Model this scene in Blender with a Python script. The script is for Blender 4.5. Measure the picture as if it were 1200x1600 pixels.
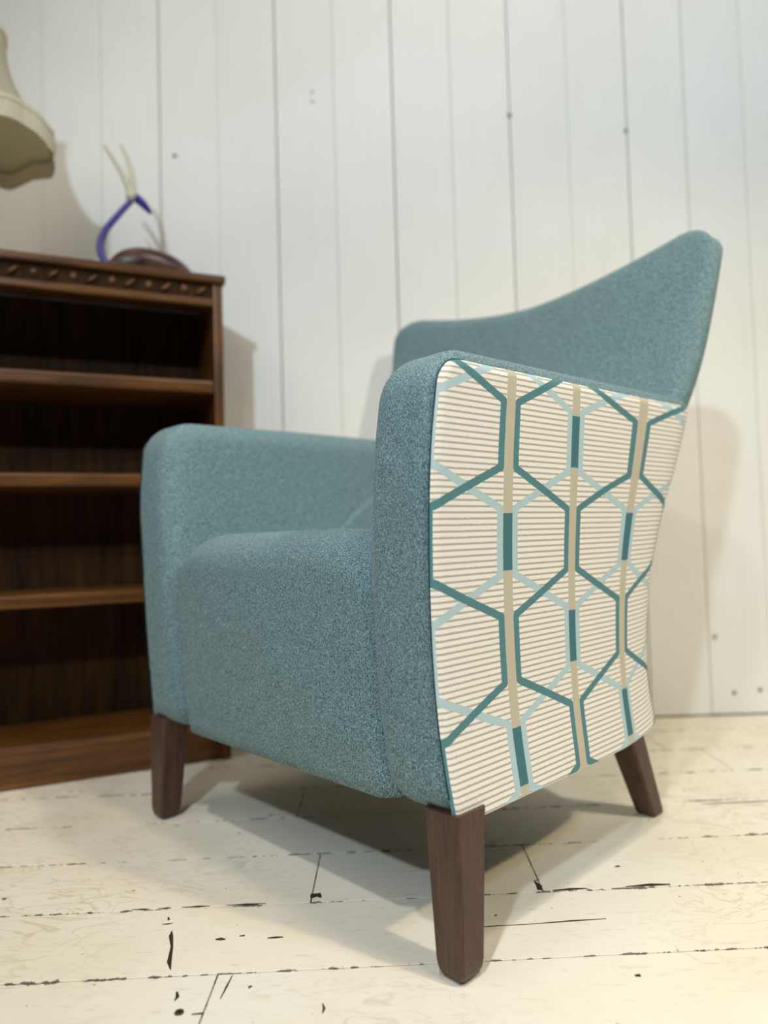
import bpy, bmesh, math, random
import numpy as np
from mathutils import Vector, Matrix

for o in list(bpy.data.objects):
    bpy.data.objects.remove(o, do_unlink=True)
scene = bpy.context.scene
COL = scene.collection
random.seed(7)

# ------------------------------------------------------------------ camera
F_PX, CAM_H = 1109.0, 0.46
pitch, roll = math.atan(44 / F_PX), math.atan(0.0285)
fw = Vector((0, math.cos(pitch), math.sin(pitch)))
up0 = Vector((0, -math.sin(pitch), math.cos(pitch)))
r0 = Vector((1, 0, 0))
RX = r0 * math.cos(roll) - up0 * math.sin(roll)
UP = r0 * math.sin(roll) + up0 * math.cos(roll)
cam_d = bpy.data.cameras.new('camera')
cam_d.sensor_fit = 'HORIZONTAL'
cam_d.sensor_width = 36.0
cam_d.lens = 36.0 * F_PX / 1200.0
cam_d.clip_start = 0.02
cam_d.dof.use_dof = True
cam_d.dof.focus_distance = 0.84
cam_d.dof.aperture_fstop = 2.6
cam = bpy.data.objects.new('camera', cam_d)
m = Matrix.Identity(4)
for i in range(3):
    m[i][0], m[i][1], m[i][2] = RX[i], UP[i], -fw[i]
m[2][3] = CAM_H
cam.matrix_world = m
COL.objects.link(cam)
scene.camera = cam

# ------------------------------------------------------------------ world, lamps, exposure
world = bpy.data.worlds.new('world')
scene.world = world
world.use_nodes = True
world.node_tree.nodes['Background'].inputs[0].default_value = (1.0, 0.98, 0.95, 1)
world.node_tree.nodes['Background'].inputs[1].default_value = 0.03


def lamp(name, loc, power, color, radius, aim=None, cone=0):
    """shop lamp or added fill: point light, or a spotlight when aimed"""
    d = bpy.data.lights.new(name, 'SPOT' if aim else 'POINT')
    d.energy = power
    d.color = color
    d.shadow_soft_size = radius
    o = bpy.data.objects.new(name, d)
    o.location = loc
    if aim:
        d.spot_size = math.radians(cone)
        d.spot_blend = 0.9
        o.rotation_euler = (Vector(aim) - Vector(loc)).to_track_quat('-Z', 'Y').to_euler()
    COL.objects.link(o)
    return o


lamp('ceiling_spot_light', (-0.30, -0.30, 2.55), 70, (1.0, 0.95, 0.92), 0.05, (0.1, 0.9, 0.1), 60)
lamp('shop_spot_light', (-0.57, -1.00, 1.885), 96, (0.74, 0.90, 1.0), 0.05, (0.5, 1.787, 0.75), 92)
lamp('display_spot_light', (1.60, -0.30, 2.30), 112, (1.0, 0.82, 0.52), 0.06, (0.62, 1.25, 0.15), 64)
lamp('cool_fill_light', (1.55, -0.10, 2.40), 42, (0.54, 0.78, 1.0), 0.10)  # added cool fill that lifts the right side of wall and floor
lamp('overhead_fill_light', (0.50, 0.30, 2.60), 46, (1.0, 0.84, 0.64), 0.10)  # added warm overhead fill, balances brightness; no known bulb here
lamp('left_fill_light', (-1.30, 0.30, 2.40), 36, (1.0, 0.88, 0.70), 0.55, (-0.6, 1.5, 0.9), 80)  # added soft fill for the lampshade's shadow and the left floor

vs = scene.view_settings
vs.view_transform = 'Standard'
vs.look = 'None'
vs.exposure = 0.12
vs.gamma = 1.0
vs.use_curve_mapping = False


# ------------------------------------------------------------------ helpers
def link(o, parent=None):
    COL.objects.link(o)
    if parent is not None:
        o.parent = parent
    return o


def mesh_obj(name, verts, faces, mat, parent=None, smooth=True, uvs=None):
    me = bpy.data.meshes.new(name)
    me.from_pydata([tuple(v) for v in verts], [], faces)
    if uvs is not None:
        l = me.uv_layers.new(name='UVMap')
        for lp in me.loops:
            l.data[lp.index].uv = uvs[lp.vertex_index]
    bm = bmesh.new()
    bm.from_mesh(me)
    bmesh.ops.recalc_face_normals(bm, faces=bm.faces)
    bm.to_mesh(me)
    bm.free()
    for p in me.polygons:
        p.use_smooth = smooth
    if mat:
        me.materials.append(mat)
    return link(bpy.data.objects.new(name, me), parent)


def bm_obj(name, bm, mat, parent=None, smooth=False, recalc=True):
    if recalc:
        bmesh.ops.recalc_face_normals(bm, faces=bm.faces)
    me = bpy.data.meshes.new(name)
    bm.to_mesh(me)
    bm.free()
    for p in me.polygons:
        p.use_smooth = smooth
    if mat:
        me.materials.append(mat)
    return link(bpy.data.objects.new(name, me), parent)


def box(name, x0, x1, y0, y1, z0, z1, mat, parent=None, bevel=0.0, seg=2):
    bm = bmesh.new()
    bmesh.ops.create_cube(bm, size=1)
    for v in bm.verts:
        v.co = Vector((x0 + (v.co.x + .5) * (x1 - x0), y0 + (v.co.y + .5) * (y1 - y0), z0 + (v.co.z + .5) * (z1 - z0)))
    if bevel:
        bmesh.ops.bevel(bm, geom=list(bm.edges), offset=bevel, segments=seg, affect='EDGES', profile=.5)
    return bm_obj(name, bm, mat, parent, smooth=False)


def empty(name, loc=(0, 0, 0), rz=0.0, parent=None):
    o = bpy.data.objects.new(name, None)
    o.empty_display_size = 0.1
    o.location = loc
    o.rotation_euler = (0, 0, rz)
    return link(o, parent)


def tag(o, label=None, cat=None, group=None, kind=None):
    if label: o['label'] = label
    if cat: o['category'] = cat
    if group: o['group'] = group
    if kind: o['kind'] = kind
    return o


def loft(rings, close_ring=True, cap0=True, cap1=True):
    """rings: list of equal length point lists -> verts, faces"""
    n = len(rings[0])
    V, Fc = [], []
    for r in rings:
        V += list(r)
    for i in range(len(rings) - 1):
        for j in range(n if close_ring else n - 1):
            k = (j + 1) % n
            Fc.append((i * n + j, i * n + k, (i + 1) * n + k, (i + 1) * n + j))
    for cap, i in ((cap0, 0), (cap1, len(rings) - 1)):
        if cap:
            c = len(V)
            pts = rings[i]
            V.append(tuple(sum(p[a] for p in pts) / n for a in range(3)))
            for j in range(n):
                Fc.append((i * n + j, i * n + (j + 1) % n, c))
    return V, Fc


def tube(path, radii, n=12):
    P = [Vector(p) for p in path]
    rings = []
    prev = None
    for i, p in enumerate(P):
        t = (P[min(i + 1, len(P) - 1)] - P[max(i - 1, 0)]).normalized()
        a = prev if prev is not None else (Vector((0, 0, 1)) if abs(t.z) < .9 else Vector((1, 0, 0)))
        a = (a - t * a.dot(t)).normalized()
        prev = a
        b = t.cross(a)
        rings.append([tuple(p + (a * math.cos(q) + b * math.sin(q)) * radii[i]) for q in [2 * math.pi * k / n for k in range(n)]])
    return loft(rings)


def catmull(pts, sub=8):
    out = []
    P = [np.array(p, float) for p in pts]
    for i in range(len(P) - 1):
        p0, p1, p2, p3 = P[max(i - 1, 0)], P[i], P[i + 1], P[min(i + 2, len(P) - 1)]
        for k in range(sub):
            t = k / sub
            out.append(.5 * ((2 * p1) + (p2 - p0) * t + (2 * p0 - 5 * p1 + 4 * p2 - p3) * t * t + (3 * p1 - p0 - 3 * p2 + p3) * t ** 3))
    out.append(P[-1])
    return out


def spl(xs, ys):
    """smooth monotone-ish hermite table"""
    xs, ys = np.array(xs, float), np.array(ys, float)
    d = np.gradient(ys, xs)

    def f(x):
        x = min(max(x, xs[0]), xs[-1])
        i = min(int(np.searchsorted(xs, x, side='right')) - 1, len(xs) - 2)
        h = xs[i + 1] - xs[i]
        t = (x - xs[i]) / h
        return float((2 * t ** 3 - 3 * t * t + 1) * ys[i] + (t ** 3 - 2 * t * t + t) * h * d[i]
                     + (-2 * t ** 3 + 3 * t * t) * ys[i + 1] + (t ** 3 - t * t) * h * d[i + 1])
    return f


# ------------------------------------------------------------------ material helpers
class NT:
    def __init__(self, name, rough=.6, spec=.3):
        self.mat = bpy.data.materials.new(name)
        self.mat.use_nodes = True
        self.t = self.mat.node_tree
        self.b = self.t.nodes['Principled BSDF']
        self.b.inputs['Roughness'].default_value = rough
        self.b.inputs['Specular IOR Level'].default_value = spec

    def new(self, kind, **kw):
        n = self.t.nodes.new(kind)
        for k, v in kw.items():
            setattr(n, k, v)
        return n

    def put(self, sock, v):
        if isinstance(v, bpy.types.NodeSocket):
            self.t.links.new(v, sock)
        else:
            sock.default_value = v

    def m(self, op, a, b=None, c=None, clamp=False):
        n = self.new('ShaderNodeMath', operation=op, use_clamp=clamp)
        for i, v in enumerate((a, b, c)):
            if v is not None:
                self.put(n.inputs[i], v)
        return n.outputs[0]

    def coord(self, which='Object', scale=None):
        c = self.new('ShaderNodeTexCoord').outputs[which]
        if scale is not None:
            mp = self.new('ShaderNodeMapping')
            mp.inputs['Scale'].default_value = scale
            self.t.links.new(c, mp.inputs['Vector'])
            c = mp.outputs[0]
        return c

    def noise(self, vec, scale, detail=3, rough=.55, dist=0.0):
        n = self.new('ShaderNodeTexNoise')
        self.put(n.inputs['Vector'], vec)
        n.inputs['Scale'].default_value = scale
        n.inputs['Detail'].default_value = detail
        n.inputs['Roughness'].default_value = rough
        n.inputs['Distortion'].default_value = dist
        return n.outputs['Fac']

    def ramp(self, fac, stops):
        n = self.new('ShaderNodeValToRGB')
        el = n.color_ramp.elements
        while len(el) < len(stops):
            el.new(.5)
        for e, (p, c) in zip(el, stops):
            e.position = p
            e.color = (*c, 1) if len(c) == 3 else c
        self.put(n.inputs[0], fac)
        return n.outputs[0]

    def mix(self, fac, a, b):
        n = self.new('ShaderNodeMix', data_type='RGBA')
        self.put(n.inputs[0], fac)
        for s, v in ((n.inputs[6], a), (n.inputs[7], b)):
            if not isinstance(v, bpy.types.NodeSocket) and len(v) == 3:
                v = (*v, 1)
            self.put(s, v)
        return n.outputs[2]

    def color(self, c):
        if not isinstance(c, bpy.types.NodeSocket) and len(c) == 3:
            c = (*c, 1)
        self.put(self.b.inputs['Base Color'], c)

    def bump(self, h, strength=.3, dist=.001):
        n = self.new('ShaderNodeBump')
        n.inputs['Strength'].default_value = strength
        n.inputs['Distance'].default_value = dist
        self.put(n.inputs['Height'], h)
        self.t.links.new(n.outputs[0], self.b.inputs['Normal'])


def srgb(r, g, b):
    f = lambda c: (c / 255 / 12.92) if c / 255 <= .04045 else ((c / 255 + .055) / 1.055) ** 2.4
    return (f(r), f(g), f(b))


def mat_plain(name, c, rough=.6, spec=.3, metal=0.0):
    t = NT(name, rough, spec)
    t.color(c)
    t.b.inputs['Metallic'].default_value = metal
    return t.mat


def mat_wall():
    t = NT('white_wall_paint', .55, .25)
    c = t.coord('Object')
    n1 = t.noise(c, 2.2, 4)
    st = t.noise(t.coord('Object', (30, 30, 1.2)), 3.0, 3)
    col = t.mix(t.m('MULTIPLY', t.m('SUBTRACT', n1, .38, clamp=True), 1.6, clamp=True), srgb(243, 243, 240), srgb(229, 227, 219))
    col = t.mix(t.m('MULTIPLY', t.m('SUBTRACT', st, .55, clamp=True), .9, clamp=True), col, srgb(216, 214, 207))
    info = t.new('ShaderNodeObjectInfo').outputs['Random']
    col = t.mix(t.m('MULTIPLY', info, .22), col, srgb(224, 225, 225))
    t.color(col)
    t.bump(t.noise(c, 60, 3), .15, .002)
    return t.mat


def mat_floor():
    t = NT('cream_floor_paint', .42, .35)
    c = t.coord('Object')
    uv = t.coord('UV')
    n1 = t.noise(c, 3.0, 5)
    col = t.mix(t.m('MULTIPLY', t.m('SUBTRACT', n1, .42, clamp=True), 3.0, clamp=True), srgb(246, 240, 226), srgb(236, 224, 198))
    # swirling bare grain
    sw = t.noise(t.coord('Object', (1, 2.2, 1)), 9.0, 2, .5, 2.5)
    line = t.m('SUBTRACT', 1.0, t.m('MULTIPLY', t.m('ABSOLUTE', t.m('SUBTRACT', sw, .5)), 28.0), clamp=True)
    msk = t.m('MULTIPLY', t.m('SUBTRACT', t.noise(c, 2.6, 2), .46, clamp=True), 6.0, clamp=True)
    col = t.mix(t.m('MULTIPLY', t.m('MULTIPLY', line, msk), .46), col, srgb(190, 165, 120))
    # scuffs
    sc = t.noise(t.coord('Object', (1, 5, 1)), 26, 4, .7)
    col = t.mix(t.m('MULTIPLY', t.m('SUBTRACT', sc, .575, clamp=True), 3.2, clamp=True), col, srgb(200, 186, 158))
    # dark flecks
    fl = t.noise(c, 55, 2, .5)
    col = t.mix(t.m('MULTIPLY', t.m('SUBTRACT', fl, .735, clamp=True), 30.0, clamp=True), col, srgb(70, 58, 46))
    # worn plank edges (uv: u along, v = distance to the long edge in metres)
    sep = t.new('ShaderNodeSeparateXYZ')
    t.put(sep.inputs[0], uv)
    wob = t.noise(c, 45, 4, .65)
    lim = t.m('MULTIPLY', t.m('MULTIPLY', t.m('SUBTRACT', wob, .50, clamp=True), .030), t.m('MULTIPLY', t.m('SUBTRACT', t.noise(c, 4.5, 2), .40, clamp=True), 5.0, clamp=True))
    ed = t.m('LESS_THAN', sep.outputs[1], lim)
    col = t.mix(t.m('MULTIPLY', ed, .85), col, srgb(84, 72, 58))
    t.color(col)
    t.put(t.b.inputs['Roughness'], t.m('ADD', t.m('MULTIPLY', n1, .25), .35))
    t.bump(t.m('ADD', t.noise(c, 30, 4), t.m('MULTIPLY', fl, .4)), .2, .003)
    return t.mat


def mat_teal(name, base=(107, 135, 141), k=1.0):
    t = NT(name, .9, .1)
    c = t.coord('Object')
    n1 = t.noise(c, 640, 2, .6)
    n2 = t.noise(t.coord('Object', (1, 1, .35)), 900, 1, .5)
    n = t.m('ADD', t.m('MULTIPLY', n1, .62), t.m('MULTIPLY', n2, .38))
    r, g, b = base
    col = t.ramp(n, [(.36, srgb(r * .50, g * .56, b * .58)), (.5, srgb(r, g, b)), (.66, srgb(min(255, r * 1.55), min(255, g * 1.42), min(255, b * 1.40)))])
    big = t.noise(c, 7, 3)
    col = t.mix(t.m('MULTIPLY', t.m('SUBTRACT', big, .4, clamp=True), .5, clamp=True), col, srgb(r * 1.03, g * 1.0, b * .96))
    t.color(col)
    t.b.inputs['Sheen Weight'].default_value = .12
    t.b.inputs['Sheen Roughness'].default_value = .5
    t.bump(n, .35, .0012)
    return t.mat


def mat_pattern():
    t = NT('hexagon_jacquard', .75, .2)
    uv = t.coord('UV')
    sep = t.new('ShaderNodeSeparateXYZ')
    t.put(sep.inputs[0], uv)
    U, Vv = sep.outputs[0], sep.outputs[1]
    W, V = .1225, .247
    jit = t.m('MULTIPLY', t.m('SUBTRACT', t.noise(uv, 420, 1), .5), .0018)
    X = t.m('MULTIPLY', t.m('PINGPONG', t.m('DIVIDE', t.m('SUBTRACT', U, .123 - 4 * W), W), 1.0), W)
    X = t.m('ADD', X, t.m('MULTIPLY', jit, .5))
    Yl = t.m('PINGPONG', t.m('ADD', t.m('SUBTRACT', Vv, .4535 - 4 * V), jit), V / 2)
    Yd = t.m('SUBTRACT', V / 2, Yl)
    bh, lw = .0074, .0092
    hw = lw / 2
    m0 = bh + hw
    x1, y1, x2, y2 = m0, V / 6 * .93, W - m0, V / 3 * 1.035
    dx, dy = x2 - x1, y2 - y1
    L = math.hypot(dx, dy)

    def path(Y):
        a = t.m('SUBTRACT', X, x1)
        b = t.m('SUBTRACT', Y, y1)
        s1 = t.m('SQRT', t.m('ADD', t.m('POWER', t.m('ABSOLUTE', a), 2), t.m('POWER', t.m('MAXIMUM', b, 0), 2)))
        a2 = t.m('SUBTRACT', X, x2)
        b2 = t.m('MAXIMUM', t.m('SUBTRACT', y2, Y), 0)
        s2 = t.m('SQRT', t.m('ADD', t.m('POWER', t.m('ABSOLUTE', a2), 2), t.m('POWER', b2, 2)))
        pr = t.m('DIVIDE', t.m('ADD', t.m('MULTIPLY', a, dx / L), t.m('MULTIPLY', b, dy / L)), L, clamp=True)
        ex = t.m('SUBTRACT', a, t.m('MULTIPLY', pr, dx))
        ey = t.m('SUBTRACT', b, t.m('MULTIPLY', pr, dy))
        s3 = t.m('SQRT', t.m('ADD', t.m('POWER', t.m('ABSOLUTE', ex), 2), t.m('POWER', t.m('ABSOLUTE', ey), 2)))
        return t.m('MINIMUM', t.m('MINIMUM', s1, s2), s3)
    dl, dd = path(Yl), path(Yd)
    inl = t.m('LESS_THAN', dl, hw)
    ind = t.m('LESS_THAN', dd, hw)
    # base with stitched taupe stripes
    st = t.m('FRACT', t.m('DIVIDE', Vv, .00675))
    stitch = t.noise(t.coord('UV', (1, .45, 1)), 620, 1)
    thr = t.m('ADD', .20, t.m('MULTIPLY', stitch, .28))
    stripe = t.m('LESS_THAN', st, thr)
    weave = t.noise(uv, 900, 2)
    cream = t.mix(weave, srgb(238, 232, 222), srgb(254, 252, 248))
    taupe = t.mix(weave, srgb(158, 149, 136), srgb(210, 203, 191))
    col = t.mix(stripe, cream, taupe)
    # beige bands
    band = t.m('MAXIMUM', t.m('LESS_THAN', X, bh), t.m('GREATER_THAN', X, W - bh))
    beige = t.mix(weave, srgb(182, 173, 150), srgb(216, 208, 190))
    col = t.mix(band, col, beige)
    tealc = t.mix(weave, srgb(62, 108, 117), srgb(108, 158, 164))
    barc = t.mix(weave, srgb(48, 92, 104), srgb(92, 142, 150))
    hb = V / 6 * .80
    bar0 = t.m('MULTIPLY', t.m('LESS_THAN', X, bh), t.m('LESS_THAN', Yl, hb))
    bar1 = t.m('MULTIPLY', t.m('GREATER_THAN', X, W - bh), t.m('LESS_THAN', Yd, hb))
    col = t.mix(t.m('MAXIMUM', bar0, bar1), col, barc)
    light = t.mix(weave, srgb(160, 190, 198), srgb(205, 225, 231))
    col = t.mix(inl, col, light)
    col = t.mix(ind, col, tealc)
    t.color(col)
    relief = t.m('ADD', t.m('MULTIPLY', t.m('MAXIMUM', inl, ind), .5), t.m('ADD', t.m('MULTIPLY', weave, .4), t.m('MULTIPLY', stripe, -.3)))
    t.bump(relief, .3, .0012)
    return t.mat


def mat_oak(name, axis='x', dark=1.0, rough=.34, spec=.45):
    t = NT(name, rough, spec)
    sc = (3, 40, 40) if axis == 'x' else (40, 40, 3)
    n = t.noise(t.coord('Object', sc), 1.6, 5, .6, .6)
    big = t.noise(t.coord('Object'), 5, 3)
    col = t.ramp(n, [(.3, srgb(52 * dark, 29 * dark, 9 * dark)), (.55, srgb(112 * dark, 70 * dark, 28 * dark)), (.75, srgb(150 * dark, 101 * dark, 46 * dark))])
    col = t.mix(t.m('MULTIPLY', big, .5), col, srgb(78 * dark, 45 * dark, 15 * dark))
    t.color(col)
    t.bump(n, .15, .002)
    return t.mat


def mat_leg():
    t = NT('dark_stained_beech', .42, .4)
    n = t.noise(t.coord('Object', (55, 55, 4)), 2.0, 5, .65)
    fine = t.noise(t.coord('Object', (260, 260, 14)), 2.0, 3, .6)
    col = t.ramp(n, [(.3, srgb(58, 37, 30)), (.7, srgb(92, 64, 52))])
    col = t.mix(t.m('MULTIPLY', t.m('SUBTRACT', fine, .52, clamp=True), 2.0, clamp=True), col, srgb(118, 88, 78))
    t.color(col)
    t.bump(fine, .15, .001)
    return t.mat


M_WALL, M_FLOOR = mat_wall(), mat_floor()
M_TEAL = mat_teal('teal_wool_fabric')
M_PAT = mat_pattern()
M_OAK, M_OAKV = mat_oak('aged_oak', 'x'), mat_oak('aged_oak_upright', 'z')
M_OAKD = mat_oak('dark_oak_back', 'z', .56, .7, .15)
M_LEG = mat_leg()
M_GAP = mat_plain('dark_gap', srgb(60, 50, 40), .9, .1)
M_WGAP = mat_plain('grey_joint', srgb(182, 181, 177), .9, .1)
M_CHIP = mat_plain('bare_dark_wood', srgb(62, 50, 40), .8, .2)
M_UNDER = mat_plain('black_dust_cloth', srgb(30, 30, 30), .9, .1)
M_PIPE = mat_plain('dark_teal_piping', srgb(40, 62, 66), .85, .1)

# ------------------------------------------------------------------ setting: wall
WALL_Y = 1.787
wall = box('wall_back', -2.62, 2.46, WALL_Y + .014, WALL_Y + .10, 0, 2.7, M_WGAP)
tag(wall, kind='structure')
PITCH, X0 = .1503, .0515
strong = {-4, -3, -1, 0, 2, 1, 5, 4, 6}
for k in range(-17, 16):
    gl = .0013 if k in (-4, -2, 0, 2, 4, 5) else .0004
    gr = .0013 if (k + 1) in (-4, -2, 0, 2, 4, 5) else .0004
    x0, x1 = X0 + k * PITCH + gl, X0 + (k + 1) * PITCH - gr
    dy = random.uniform(-.0008, .0008)
    bm = bmesh.new()
    bmesh.ops.create_cube(bm, size=1)
    for v in bm.verts:
        v.co = Vector((x0 + (v.co.x + .5) * (x1 - x0), WALL_Y + dy + (v.co.y + .5) * (.0138 - dy), .004 + (v.co.z + .5) * 2.69))
    ed = [e for e in bm.edges if abs(e.verts[0].co.z - e.verts[1].co.z) > 1 and e.verts[0].co.y < WALL_Y + .005]
    bmesh.ops.bevel(bm, geom=ed, offset=.0012 if gl > .001 else .0006, segments=1, affect='EDGES')
    bm_obj('board', bm, M_WALL, wall)
M_HOLE = mat_plain('filled_nail_hole', srgb(150, 146, 138), .8, .2)
for (x, z, r) in [(.352, 1.544, .007), (.650, 1.495, .006), (-.512, 1.463, .006), (.818, .195, .006), (-.155, 1.62, .004), (-.155, 1.595, .004), (.86, .055, .006), (.925, .06, .006)]:
    bm = bmesh.new()
    bmesh.ops.create_cone(bm, cap_ends=True, segments=12, radius1=r, radius2=r * .7, depth=.0016,
                          matrix=Matrix.Translation((x, WALL_Y - .0013, z)) @ Matrix.Rotation(math.pi / 2, 4, 'X'))
    bm_obj('nail_hole', bm, M_HOLE, wall)

tag(box('wall_left', -2.72, -2.621, -1.9, WALL_Y, 0, 2.7, M_WALL), kind='structure')

# ------------------------------------------------------------------ setting: floor
fl = box('floor', -2.62, 2.46, -1.9, WALL_Y + .012, -.08, -.021, M_GAP)
tag(fl, kind='structure')
SL = .034
PW = .1425


def plank(xa, xb, ya, yb, yc=WALL_Y - .002):
    """quad in plan with slanted long edges, clipped at the wall"""
    g = .0010
    def Y(y, x): return min(y + SL * x, yc)
    n = max(2, int((xb - xa) / .12))
    xs = [xa + g + (xb - xa - 2 * g) * i / n for i in range(n + 1)]
    V, Fc, UV = [], [], []
    rows = [(0, -.0004, 0.0), (.0005, 0, .0005), (.02, 0, .02), (.5, 0, .07), (-.02, 0, .02), (-.0005, 0, .0005), (-0.0, -.0004, 0.0)]
    for i, x in enumerate(xs):
        lo, hi = Y(ya, x) + g, Y(yb, x) - g
        if hi - lo < .002: hi = lo + .002
        for j, (o, z, d) in enumerate(rows):
            if o == .5: y = (lo + hi) / 2
            elif j < 3: y = lo + min(o, (hi - lo) * .3)
            else: y = hi + max(o, -(hi - lo) * .3)
            V.append((x, y, z)); UV.append((x, d))
    n7 = len(rows)
    top = len(V)
    for i, x in enumerate(xs):
        lo, hi = Y(ya, x) + g, Y(yb, x) - g
        if hi - lo < .002: hi = lo + .002
        V += [(x, lo, -.02), (x, hi, -.02)]; UV += [(x, 0), (x, 0)]
    for i in range(n):
        for j in range(n7 - 1):
            Fc.append((i * n7 + j, (i + 1) * n7 + j, (i + 1) * n7 + j + 1, i * n7 + j + 1))
        a, b = top + 2 * i, top + 2 * (i + 1)
        Fc += [(i * n7, a, b, (i + 1) * n7), (i * n7 + n7 - 1, (i + 1) * n7 + n7 - 1, b + 1, a + 1)]
    for i in (0, n):
        Fc.append(tuple([i * n7 + j for j in range(n7)] + [top + 2 * i + 1, top + 2 * i]))
    return mesh_obj('plank', V, Fc, M_FLOOR, fl, smooth=False, uvs=UV)


for k in range(-18, 8):
    ya, yb = .787 + PW * k, .787 + PW * (k + 1)
    cuts = {-1: [-.192], 0: [1.32], 1: [-.108, .192], 2: [-.95, .9]}.get(k)
    if cuts is None:
        cuts = sorted(random.uniform(-2.2, 2.1) for _ in range(2))
        if cuts[1] - cuts[0] < .3: cuts[1] = cuts[0] + .5
    xs = [-2.6] + cuts + [2.44]
    if ya + SL * 2.44 > WALL_Y - .01 and ya - SL * 2.6 > WALL_Y - .02: continue
    for a, b in zip(xs[:-1], xs[1:]):
        plank(a, b, ya, yb)


def chip(pts, w):
    """thin flake of bare wood in the paint following a crack"""
    V = []
    for i, (x, y) in enumerate(pts):
        ww = w[i] / 2
        a = Vector(pts[min(i + 1, len(pts) - 1)]) - Vector(pts[max(i - 1, 0)])
        a.normalize()
        V += [(x - a.y * ww, y + a.x * ww, .0002), (x + a.y * ww, y - a.x * ww, .0002), (x, y, .0006)]
    Fc = []
    for i in range(len(pts) - 1):
        a, b = 3 * i, 3 * (i + 1)
        Fc += [(a, b, b + 2, a + 2), (a + 2, b + 2, b + 1, a + 1)]
    mesh_obj('paint_chip', V, Fc, M_CHIP, fl, smooth=False)


chip([(-.268, .868), (-.266, .858), (-.258, .835), (-.252, .805), (-.246, .790)], [.001, .005, .003, .005, .001])
chip([(-.282, .900), (-.279, .893)], [.002, .003])
chip([(-.285, .884), (-.277, .8845), (-.272, .886)], [.001, .003, .001])
chip([(-.211, .8475), (-.205, .848), (-.199, .847)], [.002, .006, .002])
chip([(-.150, .847), (-.141, .848), (-.132, .8485)], [.002, .004, .002])
chip([(-.184, .853), (-.178, .854)], [.002, .003])
chip([(.05, .853), (.115, .859), (.16, .861), (.21, .8655), (.252, .868)], [.001, .0018, .0012, .003, .001])
chip([(-.228, .752), (-.225, .744), (-.226, .737)], [.002, .004, .001])
chip([(-.108, .938), (-.106, .944), (-.1, .946), (-.096, .938)], [.004, .012, .010, .003])
chip([(.188, .941), (.19, .952), (.186, .968)], [.006, .008, .001])
chip([(.205, .939), (.23, .9415), (.25, .942)], [.003, .006, .002])
chip([(.30, .9435), (.335, .947), (.36, .9465)], [.002, .007, .003])
chip([(-.335, .9205), (-.322, .9212), (-.312, .9210)], [.001, .0035, .001])
chip([(-.302, .9215), (-.29, .9222), (-.285, .9223)], [.001, .004, .001])
chip([(-.272, .9230), (-.25, .9242), (-.236, .9240)], [.001, .0045, .001])
chip([(-.215, .9248), (-.19, .9262), (-.165, .9265)], [.001, .0045, .0015])
chip([(-.176, .778), (-.178, .758), (-.180, .738)], [.001, .0022, .001])
chip([(-.203, .716), (-.192, .717)], [.002, .003])
chip([(.52, 1.216), (.57, 1.219), (.63, 1.2212), (.68, 1.223)], [.002, .004, .003, .001])
chip([(.247, .757), (.253, .7575)], [.003, .005])
chip([(-.075, .727), (-.073, .719), (-.074, .712)], [.001, .003, .001])
chip([(.305, 1.0), (.312, 1.0015)], [.003, .005])
M_SCREW = mat_plain('dull_screw', srgb(96, 90, 78), .5, .4, .6)
bm = bmesh.new()
bmesh.ops.create_cone(bm, cap_ends=True, segments=16, radius1=.0048, radius2=.0042, depth=.0012, matrix=Matrix.Translation((-.216, .719, .0008)))
scr = bm_obj('screw', bm, M_SCREW, fl)
for a in (.5, .5 + math.pi / 2):
    bm = bmesh.new()
    bmesh.ops.create_cube(bm, size=1, matrix=Matrix.Translation((-.216, .719, .0014)) @ Matrix.Rotation(a, 4, 'Z') @ Matrix.Diagonal((.006, .0011, .0004, 1)))
    bm_obj('screw_slot', bm, M_UNDER, scr)

# ------------------------------------------------------------------ armchair
HW = .339
U_DIR = Vector((-.6976, .7165, 0)).normalized()
CH = Vector((.07, .748, 0)) + U_DIR * HW
chair = empty('armchair', CH, math.atan2(-U_DIR.y, -U_DIR.x))
tag(chair, 'teal upholstered armchair with hexagon patterned fabric on its outer arms and dark wooden legs', 'armchair')

ZB, ZT = .161, .668
BS, RC = .417, .09
R_ = spl([.10, .16, .24, .32, .41, .49, .55, .63, .70, .95, 1.05], [.036, .026, .0145, .0175, .0339, .0665, .0985, .136, .160, .216, .240])
O_ = spl([.10, .16, .25, .40, .55, .66, .8], [-.001, -.003, -.0098, -.0102, -.0027, .0025, .004])
FL_ = spl([.10, .16, .32, .50, .66, .8], [-.005, -.0047, -.0006, .0051, .0115, .014])
FR_ = spl([.10, .16, .20, .30, .42, .55, .66, .8], [-.006, -.0098, -.0146, -.0235, -.0286, -.0285, -.0165, -.012])


def wgt(b): return min(1.0, max(0.0, b) / .43) ** 4.5


def warp(x, b, z, s=None):
    w = wgt(b if s is None else s)
    bb = b + FR_(z) * math.exp(-(max(b, 0) / .16) ** 2) + R_(z) * w
    zz = z + .012 * min(1, max(b, 0) / .5) * max(0, (z - .4) / .268)
    return (x + O_(z) + w * FL_(z), bb, zz)


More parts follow.
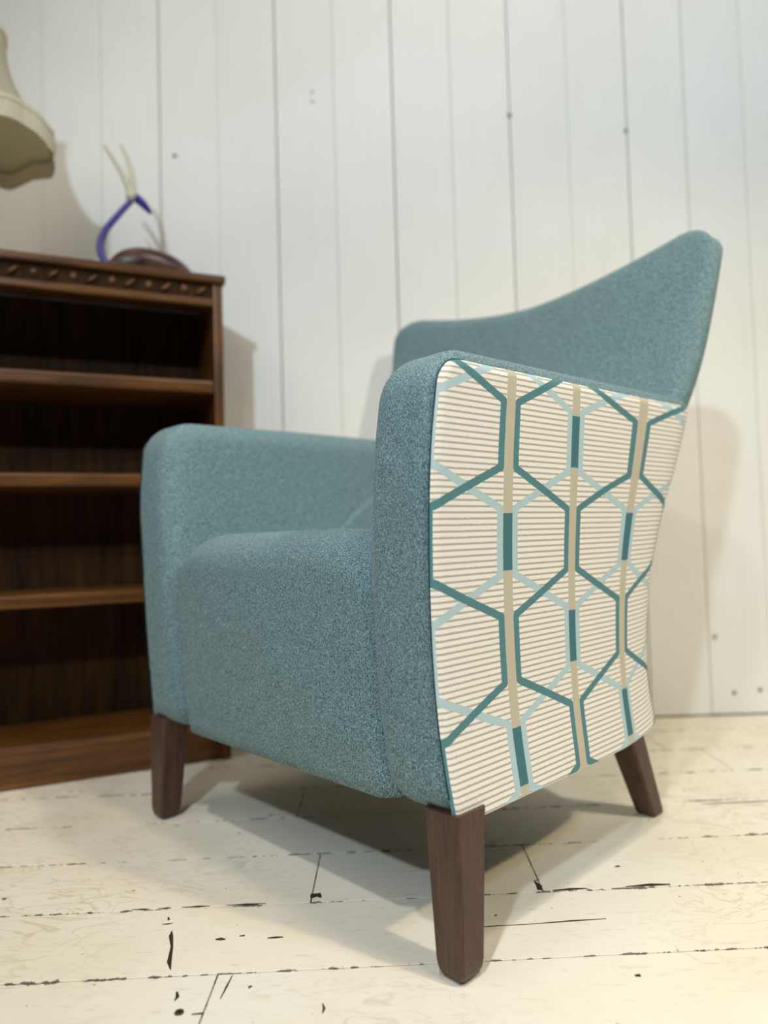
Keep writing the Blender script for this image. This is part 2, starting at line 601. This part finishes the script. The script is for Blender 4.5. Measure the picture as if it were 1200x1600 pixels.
def rrect(b0, b1, z0, z1, radii, n=8, nb=22, nz=24):
    """rounded rectangle outline; radii: bottom-front, top-front, top-rear, bottom-rear; returns pts and inward normals"""
    P = []
    rbf, rtf, rtr, rbr = radii
    def arc(cx, cz, r, a0, a1):
        for i in range(n + 1):
            a = a0 + (a1 - a0) * i / n
            P.append(((cx + r * math.cos(a), cz + r * math.sin(a)), (-math.cos(a), -math.sin(a))))
    pi = math.pi
    arc(b0 + rbf, z0 + rbf, rbf, 1.5 * pi, pi)
    for i in range(1, nz): P.append(((b0, z0 + rbf + (z1 - rtf - z0 - rbf) * i / nz), (1, 0)))
    arc(b0 + rtf, z1 - rtf, rtf, pi, .5 * pi)
    for i in range(1, nb): P.append(((b0 + rtf + (b1 - rtr - b0 - rtf) * i / nb, z1), (0, -1)))
    arc(b1 - rtr, z1 - rtr, rtr, .5 * pi, 0)
    for i in range(1, nz): P.append(((b1, z1 - rtr + (z0 + rbr - z1 + rtr) * i / nz), (-1, 0)))
    arc(b1 - rbr, z0 + rbr, rbr, 0, -.5 * pi)
    for i in range(1, nb): P.append(((b1 - rbr + (b0 + rbf - b1 + rbr) * i / nb, z0), (0, 1)))
    return P


def make_arm(sgn):
    TH, ro, ri = .106, .020, .040
    O = rrect(0, BS + RC - .004, ZB, ZT, (.040, .052, .04, .04))
    def corner(b):
        t = min(max(0, b - BS), RC * .985)
        return RC - math.sqrt(RC * RC - t * t)
    rings = []
    def ring(inset, x, shrink=0.0, outer=True):
        cb, cz = .25, .41
        pts = []
        for (p, nn) in O:
            b, z = p[0] + nn[0] * inset, p[1] + nn[1] * inset
            b, z = b + (cb - b) * shrink, z + (cz - z) * shrink
            xx = x - (corner(b) if outer else 0)
            lift = .034 * min(1, max(0, (b - .33) / .17)) ** 2 * max(0, 1 - (z - ZB) / (ZT - ZB)) ** 2
            q = warp(xx, b, z + lift)
            pts.append((sgn * q[0], q[1], q[2]))
        return pts
    for s in (.93, .8, .65, .5, .35, .2, .08): rings.append(ring(ro, HW, s))
    for k in range(7):
        a = math.pi / 2 * k / 6
        rings.append(ring(ro * (1 - math.sin(a)), HW - ro * (1 - math.cos(a))))
    for k in range(9):
        a = math.pi / 2 * k / 8
        rings.append(ring(ri * (1 - math.cos(a)), HW - TH + ri * (1 - math.sin(a)), outer=(k < 1)))
    for s in (.08, .2, .35, .5, .65, .8, .93): rings.append(ring(ri, HW - TH, s, False))
    V, Fc = loft(rings)
    arm = mesh_obj('arm', V, Fc, M_TEAL, chair)
    # patterned outer panel wrapping round the rear corner
    NS, NZ = 70, 60
    zt, zb, rc = ZT - .0155, ZB + .0005, .030
    V, Fc, UV = [], [], []
    s1 = BS + RC * math.pi / 2
    edge_rows = []
    for j in range(NZ + 1):
        z = zb + (zt - zb) * (1 - (1 - j / NZ) ** 1.7)
        s0 = .0045
        if z > zt - rc: s0 += rc - math.sqrt(max(0, rc * rc - (z - (zt - rc)) ** 2))
        for i in range(NS + 1):
            s = s0 + (s1 - s0) * i / NS
            if s < BS: x, b, nx, ny = HW, s, 1, 0
            else:
                a = (s - BS) / RC
                x, b, nx, ny = HW - RC * (1 - math.cos(a)), BS + RC * math.sin(a), math.cos(a), math.sin(a)
            de = min(s - s0, zt - z, .02)
            off = -.0015 + .0045 * math.sqrt(max(0, min(1, de / .008)))
            lift = .030 * max(0, (s - .33) / .17) ** 2 * ((zt - z) / (zt - zb)) ** 2
            q = warp(x + nx * off, b + ny * off, z + lift, s)
            # soft padding: the front end of the panel sinks with the rounded arm edge
            V.append((sgn * q[0], q[1], q[2]))
            UV.append((.123 - (.123 - s) * .922 if s < .123 else s if s < .375 else .375 + (s - .375) * 1.42, z))
    for j in range(NZ):
        for i in range(NS):
            a = j * (NS + 1) + i
            Fc.append((a, a + 1, a + NS + 2, a + NS + 1))
    pn = mesh_obj('side_panel', V, Fc, M_PAT, arm, uvs=UV)
    pn['label'] = 'cream fabric with interlocking teal and pale blue hexagons'
    # seam line along the panel edge
    path = []
    for j in range(2, NZ + 1): path.append(V[j * (NS + 1)])
    for i in range(1, NS + 1): path.append(V[NZ * (NS + 1) + i])
    TV, TF = tube(path, [.0008] * len(path), 6)
    mesh_obj('seam', TV, TF, M_PIPE, arm)
    return arm


make_arm(1)
make_arm(-1)

# seat
V, Fc = [], []
NX = 72
prof = []
zt = .477
for i in range(15): prof.append((0.0, ZB + .001 + (zt - .055 - ZB) * i / 15, 0))
for i in range(13):
    a = math.pi / 2 * i / 12
    prof.append((.060 - .060 * math.cos(a), zt - .055 + .055 * math.sin(a), 1))
for i in range(1, 13): prof.append((.060 + .38 * i / 12, zt - .012 * i / 12, 1))
hs = HW - .103
for i in range(NX + 1):
    x = -hs + 2 * hs * i / NX
    tt = max(0, (abs(x) - .10) / (hs - .10))
    drop = .044 * tt ** 4
    for (b, z, k) in prof:
        kk = max(0, (z - .30) / (zt - .30))
        zz = z - drop * kk
        bb = b + FR_(z) * (1 if b < .12 else .5) + .010 - .008 * (1 - (x / hs) ** 4) * min(1, max(0, (z - ZB) / .06))
        bb += .016 * max(0, (abs(x) - (hs - .020)) / .020) ** 2 * (1 if b < .06 else 0)
        V.append((x + O_(z) * (1 if x > 0 else -1) * abs(x) / hs * .6, bb, zz))
n = len(prof)
for i in range(NX):
    for j in range(n - 1):
        a = i * n + j
        Fc.append((a, a + 1, a + n + 1, a + n))
base = len(V)
for i in (0, NX):
    x = V[i * n][0]
    V.append((x, .44, ZB + .001))
Fc.append(tuple(range(n)) + (base,))
Fc.append(tuple(NX * n + j for j in range(n)) + (base + 1,))
Fc.append(tuple(i * n for i in range(NX + 1)) + (base + 1, base))
Fc.append(tuple(i * n + n - 1 for i in range(NX + 1)) + (base + 1, base))
mesh_obj('seat', V, Fc, M_TEAL, chair)

# backrest: plan cross sections lofted upwards
HB = spl([.36, .62, .68, .76, .86, .97, 1.05], [.290, .318, .338, .357, .373, .386, .392])
TK = spl([.36, .66, .8, 1.0], [.085, .080, .072, .066])


def top_z(x, hw):
    t = min(1, abs(x) / hw)
    z = .934 + .068 * t ** 1.6
    rc = .062
    if abs(x) > hw - rc:
        z -= rc - math.sqrt(max(0, rc * rc - (abs(x) - (hw - rc)) ** 2))
    return z


RT = .022


def back_ring(q, inset, zoff):
    """q 0..1 along the height"""
    pts = []
    n = 40
    loop = []
    for i in range(n + 1): loop.append((math.sin(math.pi * (i / n - .5)), 0))          # front, left to right
    for i in range(1, 10): loop.append((1, i / 10))
    for i in range(n + 1): loop.append((-math.sin(math.pi * (i / n - .5)), 1))           # rear
    for i in range(1, 10): loop.append((-1, 1 - i / 10))
    for (p, t) in loop:
        zc = .38 + q * (.97 - .38)
        hw = HB(zc)
        # squash the square loop into a rounded section
        x = p * (hw - inset)
        ztop = top_z(p * hw, hw)
        z = .38 + q * (ztop - RT - .38) + zoff
        th = TK(z)
        yr = BS + RC - .006 + R_(z)
        yf = yr - th
        rf, rr = .020, .045
        rr = min(rr, th - rf - .002)
        ex = hw - inset - abs(x)
        y0, y1 = yf + inset, yr - inset
        if t == 0:
            y = y0 + (rf - math.sqrt(max(0, rf * rf - (rf - ex) ** 2)) if ex < rf else 0)
            y -= .0 * (1 - p * p)
        elif t == 1:
            y = y1 - (rr - math.sqrt(max(0, rr * rr - (rr - ex) ** 2)) if ex < rr else 0)
        else:
            y = (y0 + rf) + (y1 - rr - y0 - rf) * t
        # gentle concave lumbar
        if t < .5:
            y += .010 * (1 - p * p) * max(0, min(1, (z - .45) / .2))
        pts.append((x, y, z))
    return pts


rings = []
for i in range(34): rings.append(back_ring(i / 34, 0, 0))
for k in range(9):
    a = math.pi / 2 * k / 8
    rings.append(back_ring(1, RT * (1 - math.cos(a)), RT * math.sin(a)))
V, Fc = loft(rings, cap1=False)
# close the top by stitching front row to rear row
nr = len(rings[0]); o0 = (len(rings) - 1) * nr
fr = [o0 + i for i in range(41)]
rr_ = [o0 + 41 + 9 + i for i in range(41)][::-1]
for i in range(40): Fc.append((fr[i], fr[i + 1], rr_[i + 1], rr_[i]))
Fc.append(tuple([fr[40]] + [o0 + 41 + i for i in range(9)] + [rr_[40]]))
Fc.append(tuple([fr[0], rr_[0]] + [o0 + 41 + 9 + 41 + i for i in range(9)]))
back = mesh_obj('backrest', V, Fc, M_TEAL, chair)

# patterned outer back
V, Fc, UV = [], [], []
NXB, NZB = 40, 60
for j in range(NZB + 1):
    z = ZB + .001 + (.90 - ZB) * j / NZB
    t = min(1, max(0, (z - .655) / .05)); t = t * t * (3 - 2 * t)
    hw = (HW - RC - .001) * (1 - t) + (HB(z) - .036) * t
    for i in range(NXB + 1):
        x = -hw + 2 * hw * i / NXB
        V.append((x, BS + RC - .001 + R_(z) - .002 * (i in (0, NXB)), z + .012 * max(0, min(1, (z - .4) / .268))))
        UV.append((.375 + (BS + RC * math.pi / 2 - .375) * 1.42 + (HW - RC - x), z))
for j in range(NZB):
    for i in range(NXB):
        a = j * (NXB + 1) + i
        Fc.append((a, a + 1, a + NXB + 2, a + NXB + 1))
bp = mesh_obj('back_panel', V, Fc, M_PAT, chair, uvs=UV)
bp['label'] = 'hexagon patterned fabric on the outside of the back'
box('underside_cloth', -HW + .05, HW - .05, .05, BS + RC - .05, ZB - .001, ZB + .004, M_UNDER, chair)


def make_leg(cx, cy, top, bot, shift, front):
    """cx, cy: outer corner signs handled by caller; loft of chamfered squares"""
    sx = 1 if cx > 0 else -1
    rings = []
    H = ZB + .012
    def sq(x0, x1, y0, y1, z, ch):
        return [(x0 + ch, y0, z), (x1 - ch, y0, z), (x1, y0 + ch, z), (x1, y1 - ch, z), (x1 - ch, y1, z), (x0 + ch, y1, z), (x0, y1 - ch, z), (x0, y0 + ch, z)]
    lv = [(0, .0105), (.0015, .0065), (.005, .0033), (.011, .0010), (.019, 0), (H * .4, 0), (H * .7, 0), (H, 0)] if front else [(0, .003), (.003, .0006), (.006, 0), (H * .5, 0), (H, 0)]
    for z, ins in lv:
        t = z / H
        w = bot + (top - bot) * t
        oy = shift * (1 - t)
        ox = cx
        if front:
            xa, xb = (ox - w, ox) if sx > 0 else (ox, ox + w)
            ya, yb = cy, cy + w
        else:
            xa, xb = (ox - w, ox) if sx > 0 else (ox, ox + w)
            ya, yb = cy + oy - w / 2, cy + oy + w / 2
        rings.append(sq(xa + ins, xb - ins, ya + ins, yb - ins, z, .0035))
    V, Fc = loft(rings)
    o = mesh_obj('leg', V, Fc, M_LEG, chair, smooth=False)
    return o


for s in (1, -1):
    make_leg(s * (HW + .004), -.009, .049, .037, 0, True)
    make_leg(s * (HW - .050), .478, .046, .034, .080, False)

# ------------------------------------------------------------------ bookcase
BK_ANG = math.radians(23.644)
bk = empty('bookcase', (-.342, 1.543, 0), BK_ANG)      # local x runs to the right, the case extends to -x, depth +y
tag(bk, 'dark oak open bookcase with carved frieze standing against the white boarded wall', 'bookcase')
BW, BD, BH = .92, .225, 1.05
box('side_panel', -.020, .0, 0, BD, 0.002, BH - .018, M_OAKV, bk, .003)
box('side_panel', -BW, -BW + .02, 0, BD, 0.002, BH - .018, M_OAKV, bk, .003)
box('top_board', -BW - .006, .006, -.010, BD, BH - .018, BH, M_OAK, bk, .004)
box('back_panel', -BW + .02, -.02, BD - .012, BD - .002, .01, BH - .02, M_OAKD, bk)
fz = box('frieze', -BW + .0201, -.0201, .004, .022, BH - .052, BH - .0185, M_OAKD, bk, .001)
box('frieze_moulding', -BW + .0201, -.0201, -.004, .024, BH - .070, BH - .0525, M_OAK, bk, .004)
for i in range(24):
    x = -.045 - i * .0365
    if i % 2 == 0:
        path = [(x - .014, .003, BH - .046), (x - .006, .0, BH - .040), (x + .002, -.001, BH - .034), (x + .012, .003, BH - .024)]
        V, Fc = tube(path, [.0012, .0042, .0048, .0012], 8)
    else:
        V, Fc = [], []
        bm = bmesh.new()
        bmesh.ops.create_uvsphere(bm, u_segments=10, v_segments=6, radius=1, matrix=Matrix.Translation((x, .004, BH - .035)) @ Matrix.Diagonal((.009, .006, .010, 1)))
        bm_obj('carved_boss', bm, M_OAK, fz, True)
        continue
    mesh_obj('carved_leaf', V, Fc, M_OAK, fz)
for z in (.818, .613, .374):
    box('shelf', -BW + .0201, -.0201, .001, BD - .0125, z - .028, z, M_OAK, bk, .006, 3)
box('bottom_shelf', -BW + .0201, -.0201, .004, BD - .0125, .066, .083, M_OAK, bk, .003)
box('plinth', -BW + .0201, -.0201, .006, .024, .002, .066, M_OAK, bk, .002)

# ------------------------------------------------------------------ table lamp on the bookcase
M_SHADE = NT('cream_lampshade_cloth', .85, .1)
M_SHADE.color(srgb(226, 224, 206))
tr = M_SHADE.new('ShaderNodeBsdfTranslucent')
tr.inputs[0].default_value = (*srgb(226, 216, 188), 1)
mx = M_SHADE.new('ShaderNodeMixShader')
mx.inputs[0].default_value = .5
M_SHADE.t.links.new(M_SHADE.b.outputs[0], mx.inputs[1])
M_SHADE.t.links.new(tr.outputs[0], mx.inputs[2])
M_SHADE.t.links.new(mx.outputs[0], M_SHADE.t.nodes['Material Output'].inputs[0])
M_SHADE = M_SHADE.mat
tf = NT('cream_fringe', .9, .1)
tf.color(tf.mix(tf.noise(tf.coord('Object', (1, 1, .06)), 380, 2), srgb(202, 190, 158), srgb(240, 232, 208)))
M_FRINGE = tf.mat
M_BRASS = mat_plain('worn_brass', srgb(150, 118, 62), .35, .5, .9)
lp = empty('table_lamp', Vector(bk.location) + Matrix.Rotation(BK_ANG, 3, 'Z') @ Vector((-.5, .10, BH)), 0)
tag(lp, 'table lamp with cream bell shaped fringed shade standing on the bookcase', 'lamp')


def lathe(name, prof, mat, parent, n=32):
    rings = [[(r * math.cos(2 * math.pi * k / n), r * math.sin(2 * math.pi * k / n), z) for k in range(n)] for r, z in prof]
    V, Fc = loft(rings)
    return mesh_obj(name, V, Fc, mat, parent)


lathe('base', [(.062, .001), (.064, .008), (.058, .016), (.036, .022), (.022, .034), (.030, .060), (.034, .085), (.026, .115), (.014, .135), (.018, .145), (.010, .152)], M_OAKV, lp)
lathe('pole', [(.006, .150), (.006, .30), (.010, .302), (.010, .318), (.005, .320), (.005, .485), (.009, .490), (.004, .505)], M_BRASS, lp, 16)
NA = 96


def shade_r(a, z):
    """bell profile with eight scalloped panels"""
    t = (z - .275) / (.495 - .275)
    r = .168 - .093 * (1 - (1 - min(1, max(0, t))) ** 2.3)
    k = abs(math.cos(4 * a))
    return r * (.955 + .045 * k)


rings = []
for i in range(15):
    z = .275 + .220 * i / 14
    rings.append([(shade_r(2 * math.pi * k / NA, z) * math.cos(2 * math.pi * k / NA), shade_r(2 * math.pi * k / NA, z) * math.sin(2 * math.pi * k / NA),
                   z + (.012 * abs(math.sin(4 * 2 * math.pi * k / NA)) * max(0, 1 - i / 5))) for k in range(NA)])
V, Fc = loft(rings, cap0=False, cap1=False)
sh = mesh_obj('shade', V, Fc, M_SHADE, lp)
md = sh.modifiers.new('thickness', 'SOLIDIFY'); md.thickness = .0015
for nm, dz0, dz1, dr, base in (('fringe', -.036, .004, .002, 'b'), ('braid', .0, .010, .0035, 'b'), ('top_braid', -.008, .004, .003, 't')):
    rings = []
    for (zz, rr) in ((dz0, dr), (dz1, dr), (dz1, -.001), (dz0, -.001)):
        ring = []
        for k in range(NA):
            a = 2 * math.pi * k / NA
            if base == 'b':
                r = shade_r(a, .275) + rr; z = .275 + zz + .012 * abs(math.sin(4 * a))
            else:
                r = shade_r(a, .495) + rr; z = .495 + zz
            ring.append((r * math.cos(a), r * math.sin(a), z))
        rings.append(ring)
    rings.append(rings[0])
    V, Fc = loft(rings, cap0=False, cap1=False)
    mesh_obj(nm, V, Fc, M_FRINGE, sh, smooth=False)
for k in range(3):
    a = 2 * math.pi * k / 3 + .3
    V, Fc = tube([(.006 * math.cos(a), .006 * math.sin(a), .488), (.078 * math.cos(a), .078 * math.sin(a), .493)], [.0015, .0015], 6)
    mesh_obj('shade_spider', V, Fc, M_BRASS, lp)

# ------------------------------------------------------------------ horned figurine on the bookcase
fg = empty('animal_figurine', Vector(bk.location) + Matrix.Rotation(BK_ANG, 3, 'Z') @ Vector((-.15, .10, BH)), BK_ANG)
tag(fg, 'long necked horned animal figurine with purple neck and brown body on the bookcase', 'figurine')
# local: x = -(s) + .15
tb = NT('mottled_brown_body', .35, .5)
tb.color(tb.ramp(tb.noise(tb.coord('Object', (10, 10, 14)), 2.2, 3), [(.35, srgb(36, 26, 30)), (.52, srgb(88, 58, 50)), (.7, srgb(128, 92, 84))]))
M_BODY = tb.mat
M_PURPLE = mat_plain('violet_paint', srgb(82, 70, 150), .4, .4)
M_HORN = mat_plain('pale_horn', srgb(214, 206, 180), .5, .4)
M_BLUE = mat_plain('deep_blue_paint', srgb(52, 44, 140), .4, .4)
rings = []
NB = 24
for i in range(25):
    t = i / 24
    x = -.092 + .205 * t
    e = max(0.0, 1 - abs(2 * t - .86) ** 2.2 / (1.14 ** 2.2 if t > .43 else .86 ** 2.2)) ** .55
    hz, hy = .077 * e + .001, .046 * e + .001
    rings.append([(x, hy * math.cos(2 * math.pi * k / NB), .0015 + max(0, hz * (.5 + .5 * math.sin(2 * math.pi * k / NB)))) for k in range(NB)])
V, Fc = loft(rings)
mesh_obj('body', V, Fc, M_BODY, fg)
V, Fc = tube([tuple(p) for p in catmull([(-.055, 0, .020), (-.082, 0, .035), (-.096, 0, .068), (-.086, 0, .108), (-.056, 0, .152), (-.030, 0, .186)], 6)], list(np.interp(np.linspace(0, 1, 31), [0, .3, 1], [.011, .0085, .0065])), 12)
mesh_obj('neck', V, Fc, M_PURPLE, fg)
V, Fc = tube([tuple(p) for p in catmull([(-.036, 0, .186), (-.024, 0, .195), (-.010, 0, .188), (.004, 0, .174), (.012, 0, .164)], 5)], list(np.interp(np.linspace(0, 1, 21), [0, .25, .6, 1], [.006, .0105, .009, .0035])), 12)
hd = mesh_obj('head', V, Fc, M_BLUE, fg)
bm = bmesh.new()
bmesh.ops.create_uvsphere(bm, u_segments=12, v_segments=8, radius=1, matrix=Matrix.Translation((-.030, -.002, .197)) @ Matrix.Diagonal((.0125, .013, .0135, 1)))
bm_obj('crown', bm, M_HORN, hd, True)
for (pts, sy) in (([(-.032, -.004, .204), (-.044, -.007, .232), (-.062, -.010, .262), (-.086, -.013, .296)], -1), ([(-.026, .004, .205), (-.026, .007, .240), (-.034, .010, .282), (-.050, .012, .318)], 1)):
    pp = [tuple(p) for p in catmull(pts, 6)]
    V, Fc = tube(pp, list(np.linspace(.0085, .0034, len(pp))), 10)
    mesh_obj('horn', V, Fc, M_HORN, fg)
V, Fc = tube([(.014, 0, .074), (.008, 0, .092), (-.002, 0, .108)], [.004, .003, .0015], 8)
mesh_obj('tail', V, Fc, M_HORN, fg)
